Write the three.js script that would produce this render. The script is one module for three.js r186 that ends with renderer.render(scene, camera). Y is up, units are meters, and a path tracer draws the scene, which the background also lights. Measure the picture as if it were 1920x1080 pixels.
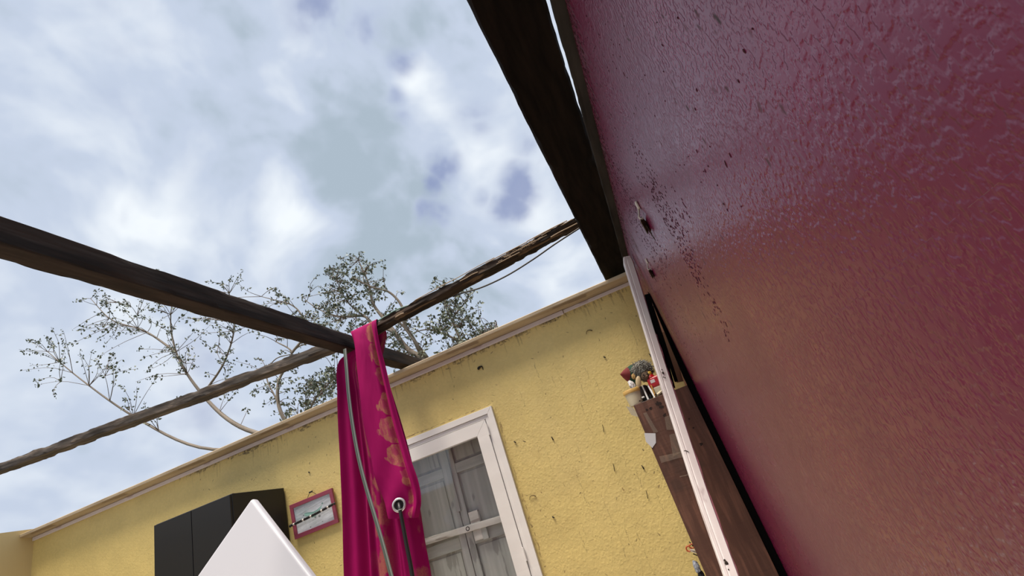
import * as THREE from 'three';
import { mergeGeometries, mergeVertices, toCreasedNormals } from 'three/addons/utils/BufferGeometryUtils.js';
import { RoundedBoxGeometry } from 'three/addons/geometries/RoundedBoxGeometry.js';

// ------------------------------------------------------------------ camera, sky, sun, exposure
const scene = new THREE.Scene();
const renderer = new THREE.WebGLRenderer();
renderer.toneMapping = THREE.LinearToneMapping;
renderer.toneMappingExposure = 1.0;
renderer.shadowMap.enabled = true;

const EYE = 1.45, DIST = 3.8, FOCAL = 887;          // eye height, distance to the yellow wall, focal length in pixels
const camera = new THREE.PerspectiveCamera(2 * Math.atan(540 / FOCAL) * 180 / Math.PI, 1920 / 1080, 0.02, 500);
camera.rotation.order = 'YXZ';
camera.rotation.set(23.243 * Math.PI / 180, 11.027 * Math.PI / 180, -19.727 * Math.PI / 180);
camera.position.set(0, EYE, DIST);
camera.updateMatrixWorld(true);

// direction of sight for a point of the photograph, and the point that it meets on a plane d metres ahead (parallel to the yellow wall)
const sight = (x, y) => new THREE.Vector3((x - 960) / FOCAL, -(y - 540) / FOCAL, -1).applyQuaternion(camera.quaternion);
const at = (x, y, d) => { const s = sight(x, y); return s.multiplyScalar(-d / s.z).add(camera.position); };
const onPink = (x, y, X) => { const s = sight(x, y); return s.multiplyScalar(X / s.x).add(camera.position); };

// seeded random numbers and noise
let seed = 20240917;
const rnd = () => { seed = (seed + 0x6D2B79F5) | 0; let t = Math.imul(seed ^ (seed >>> 15), 1 | seed); t = (t + Math.imul(t ^ (t >>> 7), 61 | t)) ^ t; return ((t ^ (t >>> 14)) >>> 0) / 4294967296; };
const rr = (a, b) => a + (b - a) * rnd();
const hash = (x, y, z) => { let h = Math.imul(x, 374761393) ^ Math.imul(y, 668265263) ^ Math.imul(z, 1274126177); h = Math.imul(h ^ (h >>> 13), 1274126177); h ^= h >>> 16; return (h >>> 0) / 4294967296; };
const fade = (t) => t * t * t * (t * (t * 6 - 15) + 10);
function vnoise(x, y, z = 0, per = 0) {
  const xi = Math.floor(x), yi = Math.floor(y), zi = Math.floor(z), u = fade(x - xi), v = fade(y - yi), w = fade(z - zi);
  const m = (k) => per ? ((k % per) + per) % per : k, H = (a, b, c) => hash(m(xi + a), m(yi + b), zi + c);
  const L = (a, b, t) => a + (b - a) * t;
  return L(L(L(H(0, 0, 0), H(1, 0, 0), u), L(H(0, 1, 0), H(1, 1, 0), u), v), L(L(H(0, 0, 1), H(1, 0, 1), u), L(H(0, 1, 1), H(1, 1, 1), u), v), w);
}
function fbm(x, y, z = 0, oct = 5, per = 0) { let s = 0, a = 0.5, n = 0; for (let i = 0; i < oct; i++) { s += a * vnoise(x, y, z + i * 7.3, per); n += a; a *= 0.5; x *= 2; y *= 2; z *= 2; if (per) per *= 2; } return s / n; }
const smooth = (a, b, x) => { const t = Math.min(1, Math.max(0, (x - a) / (b - a))); return t * t * (3 - 2 * t); };
const mix = (a, b, t) => a + (b - a) * t;

// the cloudy sky: broken grey and white cloud with a few blue holes
{
  const W = 2048, H = 1024, data = new Float32Array(W * H * 4);
  const spots = (list) => list.map(([x, y, r, k]) => { const s = sight(x, y).normalize(); return [s.x, s.y, s.z, r / FOCAL, k ?? 1]; });
  const holes = spots([[835, 318, 42, 1], [812, 345, 34, .9], [975, 350, 46, 1], [958, 388, 42, 1], [893, 218, 44, .8], [815, 395, 46, .65], [900, 368, 26, .6], [985, 262, 36, .6], [752, 112, 34, .75], [744, 180, 24, .65], [615, 20, 75, .8], [690, 55, 44, .65], [560, 140, 26, .4], [750, 225, 30, .5]]);
  const greys = spots([[650, 230, 90, .75], [640, 330, 110, .9], [700, 420, 110, .85], [620, 260, 60, .4], [830, 60, 90, .6], [560, 300, 60, .5], [930, 520, 120, .45], [520, 660, 120, .5], [400, 260, 150, .6]]);
  const whites = spots([[560, 410, 60, 1], [545, 370, 45, .7], [775, 150, 34, 1], [790, 160, 60, .5], [600, 95, 80, .6], [880, 300, 60, .5], [740, 280, 50, .4], [1030, 530, 30, .5], [1050, 490, 50, .5], [1000, 410, 60, .5], [300, 420, 110, .6]]);
  for (let j = 0; j < H; j++) for (let i = 0; i < W; i++) {
    const th = ((i + 0.5) / W - 0.5) * 2 * Math.PI, ph = ((j + 0.5) / H - 0.5) * Math.PI;
    const y = Math.sin(ph), c = Math.cos(ph), x = c * Math.cos(th), z = c * Math.sin(th), o = (j * W + i) * 4;
    if (y < -0.05) { data[o] = .42; data[o + 1] = .48; data[o + 2] = .55; data[o + 3] = 1; continue; }
    const wx = fbm(x * 3 + 5, y * 3, z * 3, 3) - .5, wy = fbm(x * 3, y * 3 + 9, z * 3, 3) - .5, wz = fbm(x * 3, y * 3, z * 3 + 17, 3) - .5;
    const N = (f, w, o, oc) => fbm(x * f + wx * w + o, y * f * 1.25 + wy * w, z * f + wz * w, oc);
    const n = N(3.2, 1.5, 3, 6), n2 = N(8, 2, 11, 6), n3 = N(19, 3, 31, 5);
    const near = (s) => { const dd = 2 - 2 * (x * s[0] + y * s[1] + z * s[2]); return s[4] * Math.exp(-dd / (s[3] * s[3])); };
    let g = 0, w = 0, b = 0;
    for (const s of greys) g = Math.max(g, near(s));
    for (const s of whites) w = Math.max(w, near(s));
    for (const s of holes) b = Math.max(b, near(s));
    b = smooth(.18, 1.0, b * .92 + (n3 - .5) * 1.5 * (.2 + b) + (n2 - .5) * .6) + .6 * smooth(.58, .78, n * .5 + n2 * .5);
    b = Math.min(1, b);
    let l = 0.56 + 1.0 * (n - .5) + .8 * (n2 - .5) + .6 * (n3 - .5) - .55 * g * (.6 + .8 * n2) + .7 * w * (.2 + 1.6 * n2);
    l = Math.min(1.15, Math.max(0, l));
    const G = [.42, .51, .60], M = [.575, .655, .80], B = [.84, .90, .97], S = [.255, .315, .53];
    for (let q = 0; q < 3; q++) {
      let v = l < .5 ? mix(G[q], M[q], smooth(0, .5, l)) : mix(M[q], B[q], (l - .5) / .5);
      v = mix(v, S[q], b * .85);
      data[o + q] = v;
    }
    data[o + 3] = 1;
  }
  const sky = new THREE.DataTexture(data, W, H, THREE.RGBAFormat, THREE.FloatType);
  sky.mapping = THREE.EquirectangularReflectionMapping; sky.magFilter = sky.minFilter = THREE.LinearFilter; sky.needsUpdate = true;
  scene.background = sky; scene.environment = sky;
}
// the sun, veiled by cloud: nearly overhead, a little on the camera's side, very soft
const sun = new THREE.DirectionalLight(0xfff3e2, 7.0);
sun.position.set(-2.7, 12.2, 3.75); sun.target.position.set(-1.5, 1.4, 1.2);
sun.castShadow = true; sun.shadow.radius = 42; sun.shadow.mapSize.set(2048, 2048);
Object.assign(sun.shadow.camera, { left: -9, right: 9, top: 9, bottom: -9, near: 0.5, far: 40 });
scene.add(sun, sun.target);

// ------------------------------------------------------------------ helpers
const taken = new Map();
function numbered(name) { const n = taken.get(name) ?? 0; taken.set(name, n + 1); return n ? name + '_' + String(n).padStart(3, '0') : name; }
function shade(o) { o.castShadow = true; o.receiveShadow = true; return o; }
function tag(o, label, category, group, kind) { o.userData.label = label; o.userData.category = category; if (group) o.userData.group = group; if (kind) o.userData.kind = kind; return o; }
function obj(name, geos, mat, parent = scene) {
  const list = Array.isArray(geos) ? geos : [geos];
  const g = list.length === 1 ? list[0] : mergeGeometries(list.map((q) => { const r = q.index ? q.toNonIndexed() : q; for (const k of Object.keys(r.attributes)) if (!['position', 'normal', 'uv'].includes(k)) r.deleteAttribute(k); return r; }));
  const m = shade(new THREE.Mesh(g, mat)); m.name = parent === scene ? numbered(name) : name; parent.add(m); return m;
}
function thing(name, label, category, pos = [0, 0, 0], group) { const o = new THREE.Group(); o.name = numbered(name); o.position.set(...pos); scene.add(o); return tag(o, label, category, group); }
const V = (x, y, z) => new THREE.Vector3(x, y, z);
function box(x0, x1, y0, y1, z0, z1, r = 0) {
  const g = r ? new RoundedBoxGeometry(x1 - x0, y1 - y0, z1 - z0, 2, r) : new THREE.BoxGeometry(x1 - x0, y1 - y0, z1 - z0);
  g.translate((x0 + x1) / 2, (y0 + y1) / 2, (z0 + z1) / 2); return g;
}
function boxUV(g, s = 1, swap = false) {      // uv in metres from the dominant axis
  const p = g.attributes.position, n = g.attributes.normal, uv = new Float32Array(p.count * 2);
  for (let i = 0; i < p.count; i++) {
    const ax = Math.abs(n.getX(i)), ay = Math.abs(n.getY(i)), az = Math.abs(n.getZ(i));
    const [a, b] = az >= ax && az >= ay ? [p.getX(i), p.getY(i)] : ax >= ay ? [p.getZ(i), p.getY(i)] : [p.getX(i), p.getZ(i)];
    uv[2 * i] = (swap ? b : a) * s; uv[2 * i + 1] = (swap ? a : b) * s;
  }
  g.setAttribute('uv', new THREE.BufferAttribute(uv, 2)); return g;
}
const tube = (pts, r, seg = 24, rad = 8) => new THREE.TubeGeometry(new THREE.CatmullRomCurve3(pts), seg, r, rad, false);
function taper(pts, r0, r1, seg = 8, rad = 5) {   // tapered tube
  const c = new THREE.CatmullRomCurve3(pts), g = new THREE.TubeGeometry(c, seg, 1, rad, false), p = g.attributes.position;
  for (let i = 0; i <= seg; i++) { const q = c.getPointAt(i / seg), r = mix(r0, r1, i / seg); for (let j = 0; j <= rad; j++) { const k = i * (rad + 1) + j; p.setXYZ(k, q.x + (p.getX(k) - q.x) * r, q.y + (p.getY(k) - q.y) * r, q.z + (p.getZ(k) - q.z) * r); } }
  return g;
}
// a rough-sawn timber between two points: section w (across) by h (up), worn wavy faces and chipped edges
function timber(a, b, w, h, { up = V(0, 1, 0), wav = .004, chip = .008, step = .03, id = 1, bow = null } = {}) {
  const dir = b.clone().sub(a), len = dir.length(); dir.normalize();
  const side = dir.clone().cross(up).normalize(), top = side.clone().cross(dir).normalize(), n = Math.max(6, Math.round(len / step));
  const sec = []; const K = 4, c = .1;
  const cor = [[-.5, -.5], [.5, -.5], [.5, .5], [-.5, .5]];
  for (let e = 0; e < 4; e++) for (let k = 0; k < K; k++) { const t = [c * .5, .3, .7, 1 - c * .5][k], p = cor[e], q = cor[(e + 1) % 4]; sec.push([mix(p[0], q[0], t), mix(p[1], q[1], t), k === 0 || k === K - 1]); }
  const M = sec.length, pos = [], uv = [], idx = [];
  let per = 0; const us = sec.map((s, i) => { const v = per; const q = sec[(i + 1) % M]; per += Math.hypot((q[0] - s[0]) * w, (q[1] - s[1]) * h); return v; }); us.push(per);
  for (let i = 0; i <= n; i++) for (let j = 0; j <= M; j++) {
    const t = i / n, s = sec[j % M], L = t * len;
    const wv = (vnoise(L * 4, (j % M) * 1.7, id) - .5) * 2 * wav + (vnoise(L * 26, (j % M) * 2.3, id + 9) - .5) * wav;
    let cut = 0; if (s[2]) { const q = fbm(L * 9, Math.floor(((j % M) + 1) / K) % 4 * 5.1, id + 3, 3); cut = Math.max(0, q - .5) * 4 * chip; }
    const sl = Math.hypot(s[0], s[1]), k = bow ? bow(t) : [0, 0];
    const X = s[0] * w + s[0] / sl * (wv - cut) + k[0], Y = s[1] * h + s[1] / sl * (wv - cut) + k[1];
    pos.push(a.x + dir.x * L + side.x * X + top.x * Y, a.y + dir.y * L + side.y * X + top.y * Y, a.z + dir.z * L + side.z * X + top.z * Y);
    uv.push(L, us[j]);
  }
  for (let i = 0; i < n; i++) for (let j = 0; j < M; j++) { const p = i * (M + 1) + j, q = p + M + 1; idx.push(p, q, p + 1, q, q + 1, p + 1); }
  const cap = (i, flip) => { const c0 = pos.length / 3; let x = 0, y = 0, z = 0; for (let j = 0; j < M; j++) { const p = (i * (M + 1) + j) * 3; x += pos[p]; y += pos[p + 1]; z += pos[p + 2]; } pos.push(x / M, y / M, z / M); uv.push(0, 0); for (let j = 0; j < M; j++) { const p = i * (M + 1) + j; flip ? idx.push(c0, p + 1, p) : idx.push(c0, p, p + 1); } };
  cap(0, false); cap(n, true);
  const g = new THREE.BufferGeometry(); g.setAttribute('position', new THREE.Float32BufferAttribute(pos, 3)); g.setAttribute('uv', new THREE.Float32BufferAttribute(uv, 2)); g.setIndex(idx); g.computeVertexNormals();
  return toCreasedNormals(g, 0.6);
}
// textures
const enc = (v) => Math.round(255 * Math.pow(Math.min(1, Math.max(0, v)), 1 / 2.2));
function colorTex(W, H, fn, wrap = true) {
  const d = new Uint8Array(W * H * 4);
  for (let j = 0; j < H; j++) for (let i = 0; i < W; i++) { const c = fn((i + .5) / W, (j + .5) / H, i, j), o = (j * W + i) * 4; d[o] = enc(c[0]); d[o + 1] = enc(c[1]); d[o + 2] = enc(c[2]); d[o + 3] = 255; }
  const t = new THREE.DataTexture(d, W, H); t.colorSpace = THREE.SRGBColorSpace; t.magFilter = THREE.LinearFilter; t.minFilter = THREE.LinearMipmapLinearFilter; t.generateMipmaps = true; if (wrap) t.wrapS = t.wrapT = THREE.RepeatWrapping; t.needsUpdate = true; return t;
}
function grayTex(W, H, fn) {
  const d = new Uint8Array(W * H * 4);
  for (let j = 0; j < H; j++) for (let i = 0; i < W; i++) { const c = Math.round(255 * Math.min(1, Math.max(0, fn((i + .5) / W, (j + .5) / H)))), o = (j * W + i) * 4; d[o] = d[o + 1] = d[o + 2] = c; d[o + 3] = 255; }
  const t = new THREE.DataTexture(d, W, H); t.magFilter = THREE.LinearFilter; t.minFilter = THREE.LinearMipmapLinearFilter; t.generateMipmaps = true; t.wrapS = t.wrapT = THREE.RepeatWrapping; t.needsUpdate = true; return t;
}
const rep = (t, x, y) => { const c = t.clone(); c.repeat.set(x, y); c.needsUpdate = true; return c; };
const plaster = grayTex(512, 512, (u, v) => { const n = fbm(u * 24, v * 24, 1, 4, 24), m = fbm(u * 6, v * 6, 5, 3, 6); return .25 + .6 * smooth(.3, .75, n) + .3 * (m - .5); });
const grainBump = grayTex(512, 256, (u, v) => fbm(u * 8, v * 64, 2, 4, 8) * .8 + .2 * vnoise(u * 16, v * 128, 4, 16));
const woodTex = (a, b, sx = 6, sy = 40, z = 0, streak = null) => colorTex(512, 256, (u, v) => {
  const n = fbm(u * sx, v * sy, z, 4, sx), m = fbm(u * 3, v * 10, z + 4, 3, 3), t = smooth(.25, .75, n * .65 + m * .35);
  const c = [0, 1, 2].map((q) => mix(a[q], b[q], t));
  if (streak) { const s = smooth(.66, .74, fbm(u * 5, v * 26, z + 20, 4, 5)); return c.map((x, q) => mix(x, streak[q], s)); }
  return c;
});
const std = (o) => new THREE.MeshStandardMaterial(o), lin = (r, g, b) => new THREE.Color().setRGB(r, g, b);
const phys = (o) => new THREE.MeshPhysicalMaterial(o);
const paint = (r, g, b, rough = .6, more = {}) => std({ color: lin(r, g, b), roughness: rough, ...more });

// ------------------------------------------------------------------ the room
const PINK = .25, ROOM_L = -6.6, BACK = 5.6, TOPY = EYE + 1.372;   // pink wall plane, far side wall, wall behind the camera, top of the yellow wall
const DX0 = -2.38, DX1 = -1.275, DTOP = EYE + .72;                 // door opening
// a paint buffer with soft-edged marks
function marks(W, H, base) {
  const a = new Float32Array(W * H * 3);
  for (let j = 0; j < H; j++) for (let i = 0; i < W; i++) { const c = base(i / W, j / H), o = (j * W + i) * 3; a[o] = c[0]; a[o + 1] = c[1]; a[o + 2] = c[2]; }
  return { W, H, a, dab(x, y, rx, ry, rot, col, al, rag = 0) {
    const cs = Math.cos(rot), sn = Math.sin(rot), R = Math.ceil(Math.max(rx, ry) * 1.3) + 1;
    for (let j = Math.max(0, Math.floor(y - R)); j <= Math.min(H - 1, y + R); j++) for (let i = Math.max(0, Math.floor(x - R)); i <= Math.min(W - 1, x + R); i++) {
      const dx = i - x, dy = j - y; let d = Math.hypot((dx * cs + dy * sn) / rx, (-dx * sn + dy * cs) / ry);
      if (rag) d += (vnoise(i * .35, j * .35, 3) - .5) * rag;
      const k = al * (1 - smooth(.7, 1.15, d)); if (k <= 0) continue;
      const o = (j * W + i) * 3; for (let q = 0; q < 3; q++) a[o + q] = mix(a[o + q], col[q], k);
    } },
  grime(lo, hi, g0) { const t = grayTex(W, H, (u, v) => { const o = (Math.floor(v * H) * W + Math.floor(u * W)) * 3; return mix(hi, lo, smooth(.25, .95, a[o] / g0)); }); return t; },
  tex() { const t = colorTex(W, H, (u, v, i, j) => { const o = (j * W + i) * 3; return [a[o], a[o + 1], a[o + 2]]; }, false); t.wrapS = t.wrapT = THREE.ClampToEdgeWrapping; return t; } };
}
// yellow wall
{
  const x0 = ROOM_L, WX = PINK - ROOM_L, HY = TOPY;
  const m = marks(2048, 1024, (u, v) => { const n = fbm(u * 40, v * 17, 3, 4), f = fbm(u * 400, v * 170, 6, 2), k = .92 + .16 * (n - .5) + .10 * (f - .5); const w = smooth(.55, .8, fbm(u * 22 + 9, v * 9, 8, 4)) * .10; return [.66 * k + w * .1, 0.515 * k + w * .08, .192 * k + w * .1]; });
  const X = (x) => (x - x0) / WX * m.W, Y = (y) => y / HY * m.H, sx = m.W / WX, sy = m.H / HY;
  const dark = [.05, .03, .012], brown = [.16, .09, .03];
  const put = (x, y, rx, ry, rot, col, al, rag) => m.dab(X(x), Y(y), rx * sx, ry * sx, rot, col, al, rag);
  const under = EYE + 1.25;
  for (let i = 0; i < 700; i++) {               // dirt runs below the timber plate
    const x = rr(-4.6, PINK), cl = fbm(x * 3, 4, 2, 3); if (cl < .42 && rnd() < .6) continue;
    const L = rr(.006, .03) + (rnd() < .1 ? rr(.02, .10) : 0);
    put(x, under - L * .7, rr(.0025, .007), L, rr(-.04, .04), rnd() < .5 ? brown : dark, rr(.08, .38), .5);
  }
  for (let i = 0; i < 420; i++) { const x = rr(-4.5, PINK); if (fbm(x * 4, 9, 2, 3) < .47) continue; put(x, under - rr(0, .05) * rnd(), rr(.006, .03), rr(.003, .014), rr(-.3, .3), dark, rr(.2, .65), .9); }
  for (let i = 0; i < 420; i++) {               // leaf specks blown on to the wall
    const x = rr(-4.4, PINK), y = rr(EYE - .9, under); put(x, y, rr(.002, .005), rr(.004, .016), rr(-1.2, 1.2), rnd() < .6 ? dark : brown, rr(.3, .85), .6);
  }
  for (let i = 0; i < 46; i++) {                // long faint streaks right of the door
    const x = rr(-1.05, .1), y = rr(EYE - .5, EYE + .95); const L = rr(.04, .16);
    for (let q = 0; q < 5; q++) put(x + rr(-.006, .006), y - q * L * .3, rr(.0015, .003), L * .25, rr(-.25, .25), dark, rr(.12, .45), .8);
  }
  for (let i = 0; i < 40; i++) { const x = rr(-1.1, .1), y = rr(EYE - .4, EYE + .4); put(x, y, rr(.02, .08), rr(.02, .06), rr(0, 3), [.42, .30, .10], rr(.05, .16), 1.2); }
  for (let i = 0; i < 70; i++) { put(-1.222 + rr(-.006, .012), rr(EYE - 1, DTOP + .05), rr(.002, .004), rr(.01, .04), rr(-.1, .1), brown, rr(.25, .6), .6); put(rr(DX0, DX1 + .04), DTOP + .055 + rr(-.004, .008), rr(.01, .03), rr(.002, .004), 0, brown, rr(.2, .6), .6); }
  const s = new THREE.Shape(); s.moveTo(ROOM_L - .2, 0); s.lineTo(DX0, 0); s.lineTo(DX0, DTOP); s.lineTo(DX1, DTOP); s.lineTo(DX1, 0); s.lineTo(PINK + .25, 0); s.lineTo(PINK + .25, TOPY); s.lineTo(ROOM_L - .2, TOPY);
  const g = new THREE.ExtrudeGeometry(s, { depth: .22, bevelEnabled: false }); g.translate(0, 0, -.22);
  const p = g.attributes.position, uv = g.attributes.uv;
  for (let i = 0; i < p.count; i++) uv.setXY(i, (p.getX(i) - x0) / WX, p.getY(i) / HY);
  const w = obj('wall_back', g, std({ map: m.tex(), bumpMap: rep(plaster, WX / .30, HY / .30), bumpScale: .0013, roughness: .55 }));
  tag(w, 'yellow plastered wall with the glazed door and dirt runs', 'wall', null, 'structure');
}
// pink wall
const PTOP = EYE + 1.302;
{
  const z1 = BACK, HY = PTOP;
  const m = marks(2048, 1024, (u, v) => { const n = fbm(u * 30, v * 16, 13, 4), k = .9 + .3 * (n - .5); return [.165 * k, .0035 * k, .044 * k]; });
  const sx = m.W / z1, dark = [.022, .008, .012], mid = [.09, .02, .03];
  const put = (z, y, rz, ry, rot, col, al, rag) => m.dab(z / z1 * m.W, y / HY * m.H, rz * sx, ry * sx, rot, col, al, rag);
  for (let i = 0; i < 1500; i++) { const z = rr(.3, 4.2), y = PTOP - Math.pow(rnd(), 2.2) * 1.1; put(z, y, rr(.0016, .004), rr(.002, .012), rr(-.5, .5), rnd() < .6 ? dark : mid, rr(.35, .9), .7); }
  for (let i = 0; i < 420; i++) { const z = rr(.9, 4.2), L = rr(.02, .10); put(z, PTOP - L * .8, rr(.002, .006), L, rr(-.06, .06), dark, rr(.1, .5), .6); }
  for (const [zc, n, len, sp] of [[1.30, 26, .42, .05], [1.06, 22, .5, .05], [.8, 12, .4, .06], [1.52, 14, .3, .06], [.62, 8, .25, .05]])      // runs of wet dirt
    for (let i = 0; i < n; i++) { const z = zc + rr(-sp, sp), y0 = PTOP - rr(0, .12), L = rr(.3, 1) * len; for (let q = 0; q < 7; q++) put(z + rr(-.006, .006), y0 - L * (q + .5) / 7, rr(.002, .007), L / 9, 0, dark, rr(.1, .5) * (rnd() < .75 ? 1 : .3), .9); }
  for (const [x, y, L] of [[1312, 560, .02], [1320, 592, .02], [1277, 578, .016], [1288, 605, .018], [1370, 818, .02], [1386, 842, .025], [1345, 690, .01], [1358, 735, .01], [1290, 632, .012], [1326, 655, .012], [1346, 770, .012], [1300, 470, .01], [1345, 38, .012], [1290, 205, .008]]) { const P = onPink(x, y, PINK); put(P.z, P.y, .004, L, rr(-.1, .1), dark, .95, .5); }
  const g = boxUV(box(PINK, PINK + .2, 0, PTOP, -.0, BACK + .2)); const p = g.attributes.position, uv = g.attributes.uv;
  for (let i = 0; i < p.count; i++) uv.setXY(i, p.getZ(i) / z1, p.getY(i) / HY);
  const bump = grayTex(512, 512, (u, v) => { const a = fbm(u * 28, v * 20, 31, 3, 28), b = vnoise(u * 8, v * 8, 33, 8); return .2 + .6 * smooth(.3, .7, a) + .25 * (b - .5); });
  const w = obj('wall_right', g, new THREE.MeshPhysicalMaterial({ map: m.tex(), bumpMap: rep(bump, z1 / .17, HY / .17), bumpScale: .0014, roughnessMap: m.grime(.27, .85, .165), roughness: 1, ior: 1.7 }));
  tag(w, 'glossy dark pink painted wall spattered with dirt', 'wall', null, 'structure');
  // specks and runs of dried dirt sticking to the paint
  const bits = [], q0 = new THREE.Quaternion(), speck = (z, y, r, L, tilt) => bits.push(new THREE.Matrix4().compose(V(PINK, y, z), q0.clone().setFromEuler(new THREE.Euler(tilt, 0, 0)), V(.0012, L, r)));
  for (let i = 0; i < 1500; i++) { const z = rr(.5, 4.0), y = PTOP - .005 - Math.pow(rnd(), 2.4) * 1.0; if (fbm(z * 5, y * 5, 3, 3) < .45 && rnd() < .7) continue; const b = rnd() < .06 ? 1.9 : 1; speck(z, y, rr(.0007, .0020) * b, rr(.001, .0045) * b, rr(-.8, .8)); }
  for (let i = 0; i < 900; i++) { const z = rr(.9, 3.4), y = PTOP - .004 - Math.pow(rnd(), 1.7) * .10; speck(z, y, rr(.0010, .0028), rr(.003, .012), rr(-.3, .3)); }
  for (const [x, y, x1, y1, n, sp] of [[1152, 335, 1250, 495, 130, .10], [1178, 400, 1250, 520, 70, .10], [1222, 350, 1312, 520, 120, .09], [1140, 290, 1200, 400, 110, .10], [1290, 480, 1372, 640, 26, .06], [1190, 300, 1290, 430, 60, .12]]) {
    const A = onPink(x, y, PINK), B = onPink(x1, y1, PINK); for (let i = 0; i < n * 1.7; i++) { const t = Math.pow(rnd(), 1.2); speck(mix(A.z, B.z, t) + rr(-sp, sp), mix(A.y, B.y, t), rr(.0005, .0015), rr(.0015, .006), rr(-.25, .25)); } }
  const im = shade(new THREE.InstancedMesh(new THREE.IcosahedronGeometry(1, 1), phys({ color: lin(.05, .018, .024), roughness: .95, specularIntensity: .15 }), bits.length)); bits.forEach((x, i) => im.setMatrixAt(i, x)); im.name = 'dirt_specks'; im.userData.kind = 'stuff'; w.add(im);
}
{
  const plain = paint(.55, .42, .2, .7), gm = std({ map: colorTex(256, 256, (u, v) => { const n = .30 + .18 * fbm(u * 8, v * 8, 2, 4, 8); return [n, n * .95, n * .86]; }), roughness: .7 });
  tag(obj('wall_left', box(ROOM_L - .2, ROOM_L, 0, TOPY, 0, BACK + .2), plain), 'plain yellow wall at the far side of the room', 'wall', null, 'structure');
  tag(obj('wall_front', box(ROOM_L - .2, PINK + .2, 0, 2.2, BACK, BACK + .2).translate(0, 0, .2), plain), 'plain yellow wall behind the viewer', 'wall', null, 'structure');
  tag(obj('floor', boxUV(box(ROOM_L - .2, PINK + .3, -.12, 0, -.22, BACK + .4)), gm), 'grey concrete floor of the roofless room', 'floor', null, 'structure');
  const ground = boxUV(box(-40, 30, -.3, -.13, -50, 30)); tag(obj('ground', ground, paint(.13, .12, .07, .95)), 'bare grassy ground outside the house', 'ground', null, 'structure');
}
// timber plate along the top of the yellow wall, with the white strips under it
const beige = std({ map: woodTex([.36, .275, .175], [.47, .37, .245], 4, 30, 11, [.25, .185, .12]), bumpMap: grainBump, bumpScale: .002, roughness: .6 });
const whiteOld = std({ map: woodTex([.62, .55, .56], [.72, .66, .66], 4, 20, 14, [.46, .36, .36]), bumpMap: grainBump, bumpScale: .001, roughness: .5 });
{
  const pr = new THREE.Shape(); pr.moveTo(0, 0); pr.lineTo(.02, 0); pr.quadraticCurveTo(.05, .004, .115, .012); pr.quadraticCurveTo(.125, .014, .126, .022); pr.lineTo(.128, .040); pr.quadraticCurveTo(.128, .046, .120, .047); pr.lineTo(0, .050);
  const g = new THREE.ExtrudeGeometry(pr, { depth: PINK - ROOM_L, bevelEnabled: false, steps: 40 }); g.rotateY(-Math.PI / 2);   // profile x -> z, depth -> -x
  g.translate(PINK, EYE + 1.284, .001); boxUV(g);
  tag(obj('trim_1', g, beige), 'beige painted timber plate along the top of the yellow wall', 'trim', null, 'structure');
  const strip = (x0, x1, y, h, t) => boxUV(new RoundedBoxGeometry(x1 - x0, h, t, 2, .004).translate((x0 + x1) / 2, y - h / 2, t / 2 + .0005));
  tag(obj('trim_2', strip(ROOM_L + .01, -.395, EYE + 1.282, .036, .020), whiteOld), 'long white wooden strip under the beige plate, ending short of the corner', 'trim', null, 'structure');
  tag(obj('trim_3', strip(-.39, PINK - .005, EYE + 1.282, .030, .012), whiteOld), 'short white strip under the beige plate beside the pink wall', 'trim', null, 'structure');
}
// dark timber plate lying on the pink wall
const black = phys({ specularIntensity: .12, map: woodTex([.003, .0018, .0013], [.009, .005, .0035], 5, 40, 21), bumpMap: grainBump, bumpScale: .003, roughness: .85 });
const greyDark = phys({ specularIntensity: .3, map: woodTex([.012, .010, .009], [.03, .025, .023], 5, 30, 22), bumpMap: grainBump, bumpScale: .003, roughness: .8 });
tag(obj('trim_4', timber(V(.327, PTOP + .013, BACK), V(.327, PTOP + .013, .06), .236, .022, { wav: .003, chip: .004, id: 4 }), greyDark), 'dark weathered timber lying along the top of the pink wall', 'trim', null, 'structure');

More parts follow.
